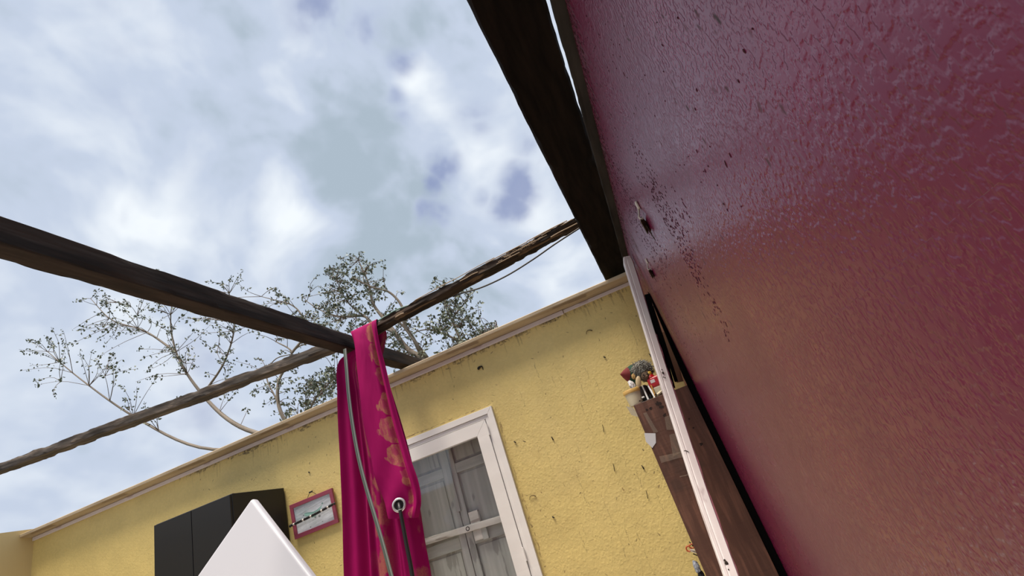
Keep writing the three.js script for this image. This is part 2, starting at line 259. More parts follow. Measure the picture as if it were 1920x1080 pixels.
// ------------------------------------------------------------------ roof timbers left standing
{
  const h = EYE + 1.415;
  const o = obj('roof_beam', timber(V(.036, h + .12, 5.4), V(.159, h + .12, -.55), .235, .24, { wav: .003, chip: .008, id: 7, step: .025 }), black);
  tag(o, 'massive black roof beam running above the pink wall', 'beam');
}
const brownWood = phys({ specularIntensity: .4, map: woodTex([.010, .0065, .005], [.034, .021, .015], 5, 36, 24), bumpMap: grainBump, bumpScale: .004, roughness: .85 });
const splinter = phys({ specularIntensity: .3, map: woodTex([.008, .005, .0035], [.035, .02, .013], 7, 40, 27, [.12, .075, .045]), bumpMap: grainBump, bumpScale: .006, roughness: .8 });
{
  // rafter that runs to the yellow wall beside the curtain
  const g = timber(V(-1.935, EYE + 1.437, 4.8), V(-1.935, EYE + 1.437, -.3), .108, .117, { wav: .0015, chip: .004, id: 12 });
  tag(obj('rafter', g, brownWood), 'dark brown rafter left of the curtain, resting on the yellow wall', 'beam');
  // worn purlin from the rafter to the big beam
  const p = thing('purlin', 'splintered brown purlin rising from the curtain to the black beam', 'beam');
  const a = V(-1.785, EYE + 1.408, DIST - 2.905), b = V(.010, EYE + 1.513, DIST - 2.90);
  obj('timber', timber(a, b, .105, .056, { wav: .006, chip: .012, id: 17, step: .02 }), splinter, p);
  const pale = paint(.34, .25, .17, .8);
  const f = (t, dy, dz) => a.clone().lerp(b, t).add(V(0, dy, .0525 + dz));
  for (const [t0, t1, dy, r] of [[.62, .80, .022, .004], [.50, .58, -.006, .0035], [.70, .88, -.004, .003], [.80, .97, .024, .004], [.86, .9, .012, .004], [.30, .46, .028, .0035], [.42, .66, .03, .003], [.94, .99, .01, .004], [.2, .24, -.016, .005], [.66, .76, -.02, .003], [.89, 1, -.03, .004]]) {
    const q = [f(t0, dy + rr(-.002, .002), .001), f(mix(t0, t1, .35), dy + rr(-.003, .003), .003), f(mix(t0, t1, .7), dy + rr(-.003, .003), .003), f(t1, dy + rr(-.004, .004), .001)];
    obj('splinter', tube(q, r, 10, 4), pale, p);
  }
  const worm = [];
  for (let i = 0; i < 26; i++) { const t = rr(.66, .86), dy = rr(-.012, .014); worm.push(tube([f(t, dy, .001), f(t + .006, dy + rr(-.006, .008), .003), f(t + .012, dy + rr(-.008, .008), .001), f(t + .018, dy + rr(-.004, .004), .001)], .0022, 6, 4)); }
  obj('gnawed_wood', worm, pale, p).userData.kind = 'stuff';
  // purlin on the other side of the rafter
  const g2 = timber(V(-1.995, EYE + 1.425, DIST - 2.90), V(-5.6, EYE + 1.66, DIST - 2.80), .105, .07, { wav: .005, chip: .01, id: 23 });
  tag(obj('purlin', g2, std({ map: woodTex([.03, .022, .017], [.10, .075, .058], 5, 36, 29, [.2, .15, .11]), bumpMap: grainBump, bumpScale: .004, roughness: .85 })), 'greyish weathered purlin running left from the rafter', 'beam');
}
// ------------------------------------------------------------------ cables
const cableBlack = paint(.012, .012, .013, .45), cableGreen = paint(.10, .125, .105, .5), cablePale = paint(.26, .29, .26, .5);
tag(obj('electric_cable', tube([[1086, 428, 2.84], [1040, 458, 2.83], [1000, 486, 2.82], [950, 517, 2.82], [900, 540, 2.84], [868, 549, 2.86], [850, 556, 2.89]].map((q) => at(...q)), .0055, 40, 6), cableBlack), 'thin black cable sagging under the splintered purlin', 'cable');
{
  const c = thing('flat_cable', 'pale green cable lying on the purlin above the curtain', 'cable');
  const P = [[690, 612], [705, 604], [722, 594], [742, 582], [760, 575], [775, 571]].map(([x, y]) => at(x, y, 2.88));
  obj('sheath', tube(P, .007, 24, 6), paint(.10, .17, .14, .5), c);
  obj('sheath', tube(P.map((p) => p.clone().add(V(.006, -.014, .006))), .005, 24, 6), cablePale, c);
}
{
  const c = thing('hanging_cable', 'grey-green twin cable hanging down in front of the magenta curtain', 'cable');
  const P = [[646, 655], [649, 690], [653, 740], [661, 800], [672, 860], [686, 915], [701, 965], [717, 1020], [733, 1080], [760, 1180], [790, 1300]].map(([x, y], i) => at(x, y, 2.79 - i * .006));
  obj('cable_core', tube(P, .0095, 60, 7), cableGreen, c);
  obj('cable_core', tube(P.map((p) => p.clone().add(V(.0125, 0, .004))), .006, 60, 6), cablePale, c);
}

// ------------------------------------------------------------------ curtain over the purlin
{
  const c = thing('curtain', 'magenta satin curtain with gold print slung over the purlin', 'curtain');
  const gold = [.36, .12, .085], base = [.29, .0015, .085];
  const fabric = (fn) => new THREE.MeshPhysicalMaterial({ map: colorTex(512, 1024, fn, false), roughness: .75, specularIntensity: .18, side: THREE.DoubleSide });
  const speck = (i, j) => .45 + .55 * smooth(.3, .62, vnoise(i * .5, j * .5, 5));
  // scalloped gold border along the right side of the flap
  const flapMat = fabric((u, v, i, j) => {
    const s = v * 11.5, fr = s - Math.floor(s), lobe = Math.pow(Math.abs(Math.sin(Math.PI * fr)), .55) * (fr < .5 ? 1 : .8 + .2 * fr);
    const l = .80 - .25 * lobe * (.3 + 1.3 * vnoise(v * 9.5, 3, 7)) * (.6 + .8 * fbm(u * 7, v * 16, 4, 3)) + .07 * vnoise(u * 20, v * 40, 2), r = .79 + .02 * vnoise(v * 30, 1, 2);
    const k = smooth(l - .012, l + .02, u) * (1 - smooth(r - .02, r + .05, u)) * speck(i, j) * (.35 + .8 * smooth(.35, .6, fbm(u * 18, v * 34, 9, 3)));
    return base.map((b, q) => mix(b, gold[q], k));
  });
  const dropMat = fabric((u, v, i, j) => {
    const n = fbm(u * 14, v * 26, 6, 4), band = Math.exp(-Math.pow((u - .48) / .07, 2)) + Math.exp(-Math.pow((u - .93) / .05, 2)) * .6 + Math.exp(-Math.pow((u - .30) / .025, 2)) * .5;
    const k = Math.min(.85, band * smooth(.42, .62, n) * speck(i, j) * 1.3);
    return base.map((b, q) => mix(b, gold[q], k));
  });
  // sheet through rows of left and right edge points, with folds f(u, v) in depth
  function sheet(rows, nu, nv, fold) {
    const Lc = new THREE.CatmullRomCurve3(rows.map((r) => r[0])), Rc = new THREE.CatmullRomCurve3(rows.map((r) => r[1])), pos = [], uv = [], idx = [];
    for (let j = 0; j <= nv; j++) for (let i = 0; i <= nu; i++) {
      const v = j / nv, u = i / nu, a = Lc.getPoint(v), b = Rc.getPoint(v), p = a.clone().lerp(b, u), f = fold(u, v);
      pos.push(p.x + (f[0] ?? 0), p.y + (f[2] ?? 0), p.z + f[1]); uv.push(u, 1 - v);
    }
    for (let j = 0; j < nv; j++) for (let i = 0; i < nu; i++) { const a = j * (nu + 1) + i, b = a + nu + 1; idx.push(a, b, a + 1, b, b + 1, a + 1); }
    const g = new THREE.BufferGeometry(); g.setAttribute('position', new THREE.Float32BufferAttribute(pos, 3)); g.setAttribute('uv', new THREE.Float32BufferAttribute(uv, 2)); g.setIndex(idx); g.computeVertexNormals(); return g;
  }
  const top = EYE + 1.452;
  const row = (y, l, r, d) => [at(l, y, d), at(r, y, d)];
  const flapRows = [
    [V(-1.845, top - .02, DIST - 2.985), V(-1.60, top - .015, DIST - 2.985)], [V(-1.835, top + .004, DIST - 2.92), V(-1.585, top + .008, DIST - 2.92)], [V(-1.80, top + .004, DIST - 2.85), V(-1.575, top + .006, DIST - 2.85)],
    row(640, 661, 707, 2.825), row(690, 666, 717, 2.82), row(740, 671, 729, 2.815), row(800, 678, 745, 2.81), row(860, 691, 763, 2.805), row(905, 703, 777, 2.80), row(945, 716, 783, 2.80), row(972, 727, 778, 2.80)];
  const flapFold = (u, v) => {
    const k = smooth(.16, .4, v);
    const pleat = -.035 * Math.exp(-Math.pow((u - .80) / .045, 2)) * k * (1 - smooth(.75, 1, v)) + .02 * Math.sin(u * 5 + .3) * k - .03 * smooth(.12, 0, u) * k - .03 * smooth(.92, 1, u) * k;
    const cr = .010 * Math.sin(u * 9 + v * 26) * smooth(.55, .8, v) * (1 - u * .5) + .008 * (fbm(u * 5, v * 10, 3, 3) - .5);
    return [0, pleat + cr];
  };
  obj('flap', sheet(flapRows, 60, 150, flapFold), flapMat, c);
  const dropRows = [
    [V(-1.845, top - .02, DIST - 2.985), V(-1.60, top - .015, DIST - 2.985)], [V(-1.872, top - .06, DIST - 3.0), V(-1.60, top - .06, DIST - 3.0)],
    row(678, 639, 714, 2.99), row(740, 639, 730, 2.985), row(800, 641, 748, 2.98), row(870, 645, 766, 2.975), row(940, 648, 778, 2.97), row(1010, 650, 789, 2.965), row(1080, 652, 801, 2.96), row(1160, 656, 814, 2.955), row(1260, 662, 832, 2.95), row(1400, 676, 858, 2.95)];
  const dropFold = (u, v) => {
    const k = smooth(.08, .3, v), s = .035;
    const z = s * Math.sin(u * 2 * Math.PI * 2.6 + .9 + .5 * v) + .018 * Math.sin(u * 2 * Math.PI * 5.3 + 2 + v) - .05 * Math.exp(-Math.pow((u - .36 - .03 * v) / .035, 2)) - .045 * Math.exp(-Math.pow((u - .72) / .03, 2)) * smooth(.5, .7, v);
    return [.0, z * k + .006 * (fbm(u * 6, v * 14, 9, 3) - .5)];
  };
  obj('drop', sheet(dropRows, 90, 110, dropFold), dropMat, c);
  // eyelet ring, with a black disc painting the dark of its hole
  const e = at(748, 947, 2.768), prof = [[.026, -.004], [.034, -.006], [.0375, -.001], [.036, .004], [.030, .006], [.026, .004], [.0245, 0], [.026, -.004]].map(([x, y]) => new THREE.Vector2(x, y));
  const eye = obj('eyelet', new THREE.LatheGeometry(prof, 32), std({ color: lin(.75, .74, .74), metalness: .7, roughness: .3 }), c);
  eye.scale.setScalar(1.12); eye.position.copy(e); eye.quaternion.setFromUnitVectors(V(0, 1, 0), V(.38, -.02, .92).normalize());
  const hole = obj('eyelet_dark_disc', new THREE.CylinderGeometry(.0255, .0255, .005, 28), paint(.006, .004, .005, .9), eye); hole.position.y = -.001;
  // black hanging cable through the eyelet
  const P = [[747, 941, 2.80], [748, 946, 2.765], [750, 956, 2.745], [755, 982, 2.74], [762, 1020, 2.735], [770, 1060, 2.73], [775, 1090, 2.725], [792, 1170, 2.71], [815, 1300, 2.70]].map((q) => at(...q));
  const bc = thing('black_flex', 'thick black cable hanging out of the curtain eyelet', 'cable');
  obj('sheath', taper(P, .011, .0145, 50, 10), cableBlack, bc);
  obj('cable_tie', new THREE.TorusGeometry(.0125, .003, 6, 16).rotateX(Math.PI / 2).translate(P[2].x, P[2].y, P[2].z), cablePale, bc);
}

// ------------------------------------------------------------------ glazed door with the old shutters behind it
{
  const d = thing('door_1', 'white framed glazed door with old grey shutters behind the glass', 'door', [0, 0, 0]); d.userData.kind = 'structure';
  const white = std({ map: woodTex([.74, .715, .70], [.80, .775, .76], 3, 12, 41), roughness: .42 });
  const OX0 = -2.42, OX1 = -1.238, OT = EYE + .757, cw = .080, z0 = .002, z1 = .026;   // casing
  // mitred board along x or y
  const board = (pts, t0, t1) => { const s = new THREE.Shape(pts.map(([x, y]) => new THREE.Vector2(x, y))); const g = new THREE.ExtrudeGeometry(s, { depth: t1 - t0 - .004, bevelEnabled: true, bevelThickness: .002, bevelSize: .002, bevelOffset: -.002, bevelSegments: 2 }); g.translate(0, 0, t0 + .002); return boxUV(g); };
  const rim = (x0, x1, top, w, bot, t0, t1, name) => {
    obj(name, board([[x0, top], [x1, top], [x1 - w, top - w], [x0 + w, top - w]], t0, t1), white, d);
    obj(name, board([[x1, top - .001], [x1, bot], [x1 - w, bot], [x1 - w, top - w - .001]], t0, t1), white, d);
    obj(name, board([[x0, top - .001], [x0 + w, top - w - .001], [x0 + w, bot], [x0, bot]], t0, t1), white, d);
  };
  rim(OX0, OX1, OT, cw * .62, .0, z0, z1 + .004, 'casing');
  rim(OX0 + .052, OX1 - .052, OT - .052, .030, .0, z0 - .02, z1 - .006, 'door_frame');
  const sx0 = OX0 + .086, sx1 = OX1 - .086, st = OT - .086;
  rim(sx0, sx1, st, .104, .05, -.035, z1 + .001, 'sash');
  obj('sash', boxUV(box(sx0 + .1, sx1 - .1, .05, .3, -.035, z1 - .004, .003)), white, d);
  for (const y of [OT - .17, .5, 1.1]) obj('hinge', new THREE.CylinderGeometry(.008, .008, .09, 10).translate(sx1 + .003, y, z1 + .006), white, d);
  const gx0 = sx0 + .1, gx1 = sx1 - .1, gt = st - .1;
  obj('glass_pane', box(gx0, gx1, .29, gt, -.012, -.008), new THREE.MeshPhysicalMaterial({ color: 0xffffff, transmission: 1, thickness: 0, roughness: .03, ior: 1.5, specularIntensity: 1 }), d);
  // reveal lining so that no gap shows
  const grey = std({ map: woodTex([.38, .41, .395], [.50, .53, .515], 3, 34, 45, [.27, .29, .28]), bumpMap: grainBump, bumpScale: .002, roughness: .7 });
  const sh = thing('shutter', 'pair of old grey panelled wooden shutters closed behind the door glass', 'shutter', [0, 0, -.20]);
  const J = -1.835, X0 = DX0 + .005, X1 = DX1 - .005, T = DTOP - .005;
  for (const [a, b, nm] of [[X0, J - .003, 'leaf'], [J + .003, X1, 'leaf']]) {
    const leaf = obj(nm, boxUV(box(a, b, .02, T, -.02, 0), 1, true), grey, sh);
    const w = .06, bar = (x0, x1, y0, y1) => obj('rail', boxUV(box(x0, x1, y0, y1, 0, .020, .004)), grey, leaf);
    const stile = (x0, x1) => obj('stile', boxUV(box(x0, x1, .02, T, 0, .021, .004), 1, true), grey, leaf);
    stile(a, a + w); stile(b - w, b);
    const dy = a > J - .01 ? .0 : -.0;
    for (const [y0, y1] of [[T - .07, T], [EYE + .375 + dy, EYE + .455 + dy], [EYE - .19, EYE - .10], [EYE - .30 - .45, EYE - .30 - .37], [.02, .14]]) bar(a + w, b - w, y0, y1);
    for (const [y0, y1] of [[EYE + .455, T - .07], [EYE - .10, EYE + .375], [EYE - .67, EYE - .19]]) obj('panel', boxUV(box(a + w + .02, b - w - .02, y0 + .02, y1 - .02, 0, .008, .003), 1, true), grey, leaf);
  }
  obj('cover_strip', boxUV(box(J - .018, J + .018, EYE + .08, T, .021, .036, .004), 1, true), grey, sh);
  
  const pale = std({ map: woodTex([.60, .60, .57], [.75, .74, .71], 3, 30, 48, [.36, .33, .3]), bumpMap: grainBump, bumpScale: .003, roughness: .65 });
  const A = at(770, 1024, 3.955), B = at(955, 968, 3.955), M = at(878, 991, 3.93);
  const rel = (g) => g.translate(0, 0, .20), lb = obj('locking_bar', rel(timber(A, B, .03, .048, { wav: .003, chip: .004, id: 51 })), pale, sh);
  obj('ring', rel(new THREE.TorusGeometry(.014, .0035, 8, 20).translate(M.x, M.y, M.z + .012)), paint(.05, .05, .05, .4, { metalness: .6 }), lb);
  const blk = at(893, 985, 3.96);
  obj('keeper', boxUV(rel(new RoundedBoxGeometry(.085, .22, .03, 2, .004).translate(blk.x, blk.y, blk.z - .012))), pale, lb);
  obj('keeper', boxUV(rel(new RoundedBoxGeometry(.05, .10, .04, 2, .004).translate(blk.x + .055, blk.y - .07, blk.z - .014))), grey, lb);
}

// ------------------------------------------------------------------ cabinet in the corner, and what stands round it
const CD = 3.05, CX0 = -.131, CX1 = .2105, CT = EYE + .288, CZ = DIST - CD;
const TAPE = new THREE.MeshPhysicalMaterial({ color: lin(.8, .79, .78), transmission: .82, thickness: 0, roughness: .25 });
{
  const c = thing('cabinet', 'tall narrow brown wooden cabinet standing in the corner', 'cabinet', [(CX0 + CX1) / 2, 0, CZ - .3]);
  const wood = std({ map: colorTex(512, 512, (u, v) => { const w = fbm(u * 3, v * 2, 2, 3, 2) * 1.6, n = fbm((u + w * .06) * 36, v * 4, 3, 4, 4), t = smooth(.3, .7, n), s = smooth(.6, .75, fbm(u * 5, v * 5, 8, 4, 5)); const a = [.075, .028, .017], b = [.14, .058, .036], d = [.04, .018, .012]; return a.map((q, k) => mix(mix(q, b[k], t), d[k], s * .5)); }), bumpMap: rep(grainBump, 1, 1), bumpScale: .0008, roughness: .5 });
  const w = (CX1 - CX0) / 2;
  obj('side_panel', boxUV(box(-w, -w + .016, .0, CT, -.3, .284)), wood, c); obj('side_panel', boxUV(box(w - .016, w, .0, CT, -.3, .284)), wood, c);
  obj('top', boxUV(box(-w + .016, w - .016, CT - .02, CT, -.3, .284)), wood, c);
  obj('back_panel', boxUV(box(-w + .016, w - .016, 0, CT - .02, -.3, -.29)), wood, c);
  obj('front_panel', boxUV(box(-w, w, 0, CT + .001, .284, .30, .002), 1.6), wood, c);
  const tape = new THREE.MeshPhysicalMaterial({ color: lin(1, .97, .93), transmission: .96, thickness: 0, roughness: .07 });
  const strip = (pts, name, m, dz = .0012) => { const s = new THREE.Shape(pts.map(([x, y]) => { const p = at(x, y, CD - dz); return new THREE.Vector2(p.x - c.position.x, p.y); })); const g = new THREE.ExtrudeGeometry(s, { depth: .0008, bevelEnabled: false }); g.translate(0, 0, .3002 + dz); return obj(name, g, m, c); };
  strip([[1255, 815], [1268, 812], [1281, 846], [1262, 856]], 'clear_tape', tape); strip([[1206, 775], [1212, 773], [1234, 810], [1226, 812]], 'clear_tape', tape); strip([[1236, 856], [1280, 846], [1283, 856], [1240, 868]], 'clear_tape', tape, .0022);
  strip([[1246, 782], [1262, 776], [1268, 806], [1250, 806]], 'clear_tape', tape); strip([[1274, 893], [1294, 888], [1295, 890], [1274, 895]], 'clear_tape', tape);
  const wt = strip([[1208, 812], [1229, 812.5], [1230, 830], [1223, 840], [1211, 828]], 'white_tape', paint(.52, .52, .55, .5)); wt.userData.label = 'torn piece of white tape stuck over the edge';
  const dirt = paint(.02, .009, .007, .9), rag = (x, y, r) => { const s = new THREE.Shape(), p = at(x, y, CD); for (let i = 0; i < 14; i++) { const a = i / 14 * 6.283, q = r * rr(.4, 1.2); i ? s.lineTo(p.x - c.position.x + Math.cos(a) * q, p.y + Math.sin(a) * q * .8) : s.moveTo(p.x - c.position.x + q, p.y); } const g = new THREE.ExtrudeGeometry(s, { depth: .0015, bevelEnabled: false }); g.translate(0, 0, .3); return obj('dirt_patch', g, dirt, c); };
  for (const q of [[1234, 757, .022], [1246, 778, .013], [1230, 740, .01], [1212, 768, .008], [1220, 766, .012], [1315, 833, .012], [1292, 785, .007], [1240, 763, .014], [1200, 752, .006], [1300, 802, .006]]) rag(...q);
}
// white leaning post with a pink painted edge
{
  const p = thing('leaning_post', 'white painted timber post with a pink edge leaning into the corner', 'post');
  const mid = [[1175.5, 482, 3.02], [1212, 600, 2.98], [1247, 712, 2.93], [1269, 780, 2.89], [1320, 935, 2.76], [1372, 1080, 2.64], [1440, 1270, 2.50]].map((q) => at(...q));
  const cv = new THREE.CatmullRomCurve3(mid), n = 60;
  const side0 = V(1, 0, -.32).normalize();
  const sweep = (sec, wob = 0) => {
    const pos = [], uv = [], idx = [], m = sec.length;
    for (let i = 0; i <= n; i++) { const t = i / n, q = cv.getPoint(t), tg = cv.getTangent(t), s = side0.clone().addScaledVector(tg, -side0.dot(tg)).normalize(), f = s.clone().cross(tg).normalize(); if (f.z < 0) f.negate();
      const e = i === 0 ? .72 : 1;
      for (let j = 0; j <= m; j++) { const [a, b] = sec[j % m], w = wob * (vnoise(t * 60, j % m * 3, 8) - .5); const r = q.clone().addScaledVector(s, (a + w) * e).addScaledVector(f, b * e); pos.push(r.x, r.y, r.z); uv.push(t * 3, j / m * .2); } }
    for (let i = 0; i < n; i++) for (let j = 0; j < m; j++) { const a = i * (m + 1) + j, b = a + m + 1; idx.push(a, a + 1, b, b, a + 1, b + 1); }
    for (let j = 1; j < m - 1; j++) { idx.push(0, j + 1, j); const o = n * (m + 1); idx.push(o, o + j, o + j + 1); }
    const g = new THREE.BufferGeometry(); g.setAttribute('position', new THREE.Float32BufferAttribute(pos, 3)); g.setAttribute('uv', new THREE.Float32BufferAttribute(uv, 2)); g.setIndex(idx); g.computeVertexNormals(); return toCreasedNormals(g, .5);
  };
  const wp = std({ map: woodTex([.70, .64, .64], [.80, .75, .75], 3, 20, 61, [.55, .47, .48]), bumpMap: grainBump, bumpScale: .0015, roughness: .42 });
  obj('moulding', sweep([[-.034, -.014], [.026, -.014], [.026, .014], [.022, .018], [-.010, .018], [-.013, .011], [-.016, .011], [-.018, .015], [-.031, .015], [-.034, .011]]), wp, p);
  obj('pink_edge', sweep([[.0262, -.013], [.0315, -.012], [.0315, .011], [.0262, .0135]], .005), paint(.42, .16, .21, .5), p).userData.label = 'chipped pink paint along the side of the post';
  const ds = paint(.03, .02, .015, .9), bits = (x, y, r) => { const q = at(x, y, 2.9), g = new THREE.IcosahedronGeometry(r, 1); g.scale(1, 1.2, .4); return g; };
  const cl = (x, y) => { let best = null, bd = 1e9; for (let i = 0; i <= 200; i++) { const q = cv.getPoint(i / 200), s = q.clone().project(camera), d = Math.hypot((s.x + 1) * 960 - x, (1 - s.y) * 540 - y); if (d < bd) { bd = d; best = q; } } const s = sight(x, y); return s.multiplyScalar((best.z + .021 - camera.position.z) / s.z).add(camera.position); };
  const speck = []; for (const [x, y, r] of [[1241, 693, .003], [1243, 699, .006], [1247, 708, .003], [1244, 707, .003], [1362, 1056, .008], [1359, 1051, .005], [1366, 1068, .003], [1288, 846, .003]]) speck.push(new THREE.IcosahedronGeometry(r, 1).scale(1, 1.3, .5).translate(...cl(x, y).toArray()));
  obj('dirt_specks', speck, ds, p).userData.kind = 'stuff';
  obj('leaf_stalk', tube([cl(1281, 846), cl(1286, 845), cl(1291, 847.5)], .0022, 8, 5), ds, p);
}
// black A-shaped stand, its front board drawn for the shaded gap, and the plank
{
  const s = thing('shaded_gap_stand', 'tall black pointed stand, its front board drawn for the shaded gap by the pink wall', 'stand');
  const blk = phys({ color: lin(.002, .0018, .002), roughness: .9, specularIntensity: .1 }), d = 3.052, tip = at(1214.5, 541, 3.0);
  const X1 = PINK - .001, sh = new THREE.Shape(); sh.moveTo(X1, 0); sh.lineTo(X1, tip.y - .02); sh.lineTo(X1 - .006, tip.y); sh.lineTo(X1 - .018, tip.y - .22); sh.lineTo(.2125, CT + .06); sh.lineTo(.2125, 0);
  obj('shaded_gap_board', new THREE.ExtrudeGeometry(sh, { depth: .03, bevelEnabled: true, bevelSize: .001, bevelThickness: .002, bevelSegments: 1, bevelOffset: -.001 }).translate(0, 0, DIST - d - .035), blk, s);
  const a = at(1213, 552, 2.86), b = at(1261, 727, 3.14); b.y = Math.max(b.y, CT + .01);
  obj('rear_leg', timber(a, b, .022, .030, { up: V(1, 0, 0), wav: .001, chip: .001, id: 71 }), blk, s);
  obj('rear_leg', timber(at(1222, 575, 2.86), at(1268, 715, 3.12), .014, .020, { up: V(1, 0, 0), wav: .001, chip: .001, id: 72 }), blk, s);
  const pl = obj('plank', timber(at(1246, 622, 3.32), at(1275, 716, 3.42), .012, .045, { up: V(1, 0, 0), wav: .002, chip: .002, id: 73 }), paint(.26, .14, .075, .7));
  tag(pl, 'small tan wooden plank standing on the cabinet beside the black stand', 'plank');
}

// ------------------------------------------------------------------ things on the cabinet
const onTop = (x, y, d) => { const p = at(x, y, d); return [p.x, CT + .0015, p.z]; };
{
  const pot = thing('plant_pot', 'cream ceramic pot with a yellow rim at the cabinet edge', 'pot', onTop(1193, 755, 3.115));
  pot.scale.setScalar(1.1);
  const pf = (a) => a.map(([x, y]) => new THREE.Vector2(x, y));
  obj('bowl', new THREE.LatheGeometry(pf([[0, 0], [.036, 0], [.040, .004], [.046, .074], [.041, .074], [.036, .01], [0, .008]]), 40), paint(.56, .50, .36, .35), pot);
  obj('rim', new THREE.LatheGeometry(pf([[.044, .070], [.049, .070], [.051, .076], [.050, .088], [.047, .091], [.043, .088], [.043, .070]]), 40), paint(.58, .36, .11, .35), pot);
  obj('soil', new THREE.CylinderGeometry(.042, .042, .006, 24).translate(0, .07, 0), paint(.04, .025, .018, .95), pot);
  const crumple = (r, sx, sy, sz, amp, id, fr = 9) => { const g = mergeVertices(new THREE.IcosahedronGeometry(r, 12).deleteAttribute('normal').deleteAttribute('uv')), p = g.attributes.position; for (let i = 0; i < p.count; i++) { const x = p.getX(i), y = p.getY(i), z = p.getZ(i), n = Math.abs(fbm(x / r * fr * .2 + 7, y / r * fr * .2 + id, z / r * fr * .2 + 3, 4) - .5) * 2, k = 1 + amp * (n - .4); p.setXYZ(i, x * k * sx, y * k * sy, z * k * sz); } g.computeVertexNormals(); g.setAttribute('uv', new THREE.Float32BufferAttribute(new Float32Array(p.count * 2), 2)); return g; };
  const place = (o, x, y, d) => { o.position.copy(at(x, y, d)); return o; };
  tag(place(obj('crumpled_paper', crumple(.021, .9, 2.0, .8, .55, 5, 8).rotateZ(.1), paint(.68, .66, .67, .7)), 1185, 723, 3.115), 'crumpled white tissue standing in the cream pot', 'tissue');
  { const sp = thing('wooden_spoon', 'pale wooden spoon standing in the cream pot', 'spoon', at(1197, 716, 3.10).toArray()); obj('spoon_bowl', new THREE.SphereGeometry(.021, 20, 16).scale(.85, 1.75, .5).rotateZ(-.42), paint(.50, .38, .22, .55), sp); obj('handle', taper([V(-.012, -.025, 0), V(-.024, -.06, -.002), V(-.032, -.085, -.004)], .007, .005, 8, 8), paint(.50, .38, .22, .55), sp); }
  { const hb = obj('gourd_husk', crumple(.017, .8, 1.2, .7, .6, 9), paint(.42, .26, .09, .7)); tag(place(hb, 1188, 706, 3.13), 'small dry orange-brown husk beside the doll', 'husk'); }
  // doll with grey hair and pointed hat
  const dl = thing('gnome_doll', 'grey-haired doll with brown face and pointed red and green hat', 'doll', onTop(1214, 745, 3.23));
  const fur = crumple(.062, 1.08, 1.0, .95, .22, 21, 40);
  const loc = (x, y, d) => at(x, y, d).sub(dl.position);
  obj('hair', fur.translate(...loc(1204, 694, 3.19).toArray()), std({ map: colorTex(128, 128, (u, v) => { const n = .18 + .22 * fbm(u * 16, v * 16, 3, 3, 16); return [n, n * .95, n * .86]; }), color: lin(.95, .92, .85), roughness: .95, bumpMap: plaster, bumpScale: .004 }), dl);
  { const locks = []; const c0 = loc(1204, 694, 3.19); for (let i = 0; i < 700; i++) { const th = rr(0, 6.283), z = rr(-.6, 1), s = Math.sqrt(1 - z * z), n = V(s * Math.cos(th), s * Math.sin(th), z), q = c0.clone().addScaledVector(n, .058), tn = V(rr(-1, 1), rr(-1, .3), rr(-1, 1)).normalize(); locks.push(taper([q, q.clone().addScaledVector(n, .005).addScaledVector(tn, .010), q.clone().addScaledVector(n, .004).addScaledVector(tn, .022)], .0026, .0012, 4, 3)); } obj('hair_locks', locks, paint(.26, .25, .225, .95), dl).userData.kind = 'stuff'; }
  const fc = loc(1212, 706, 3.135); obj('face', crumple(.034, 1, 1.1, .8, .25, 31, 10).translate(fc.x, fc.y, fc.z), paint(.085, .05, .028, .85), dl);
  obj('nose', new THREE.SphereGeometry(.009, 12, 10).translate(fc.x + .004, fc.y - .004, fc.z + .028), paint(.13, .07, .04, .8), dl);
  for (const k of [-1, 1]) obj('eye', new THREE.SphereGeometry(.0045, 10, 8).translate(fc.x + k * .012, fc.y + .012, fc.z + .025), paint(.005, .005, .005, .3), dl);
  obj('body', crumple(.05, 1, 1.1, .8, .2, 41, 8).translate(0, .064, -.02), paint(.05, .035, .03, .9), dl);
  { // hat: cone from the hair to the pointed tip at the left
    const A = loc(1193, 702, 3.25), B = loc(1162.5, 702, 3.19), ax = B.clone().sub(A), L = ax.length(), q = new THREE.Quaternion().setFromUnitVectors(V(0, 1, 0), ax.clone().normalize());
    const seg = (r0, r1, a, b) => new THREE.LatheGeometry([[r0 * .96, a], [r0, a + .001], [mix(r0, r1, .5) + .003, (a + b) / 2], [r1, b], [r1 * .9, b]].map(([x, y]) => new THREE.Vector2(Math.max(0, x), y)), 24).applyQuaternion(q).translate(A.x, A.y, A.z);
    obj('hat_band', seg(.076, .044, 0, L * .55), paint(.012, .052, .03, .85), dl); obj('hat_tip', seg(.045, .0, L * .55, L), paint(.17, .018, .02, .85), dl);
  }
  // red topped bottle
  const rb = thing('bottle', 'squat cream bottle with red shoulders and yellow cap', 'bottle', onTop(1238, 737, 3.13)), rl = (y0, y1, w, t, r) => new RoundedBoxGeometry(w, y1 - y0, t, 3, r).translate(0, (y0 + y1) / 2, 0);
  obj('lower_body', rl(0, .050, .066, .045, .008), paint(.55, .50, .38, .45), rb);
  obj('red_shoulder', rl(.046, .100, .078, .05, .014), paint(.44, .008, .016, .3), rb);
  obj('label', rl(.070, .086, .026, .004, .001).translate(-.008, 0, .0245), paint(.62, .55, .55, .5), rb);
  obj('collar', new THREE.CylinderGeometry(.017, .024, .014, 24).translate(-.012, .105, 0), paint(.44, .008, .016, .3), rb);
  obj('yellow_cap', new THREE.LatheGeometry([[0, 0], [.016, 0], [.016, .014], [.012, .02], [0, .021]].map(([x, y]) => new THREE.Vector2(x, y)), 24).translate(-.012, .110, 0), paint(.66, .40, .05, .4), rb);
  rb.rotation.set(0, -.15, 0); rb.scale.set(1.1, 1.28, 1.06);
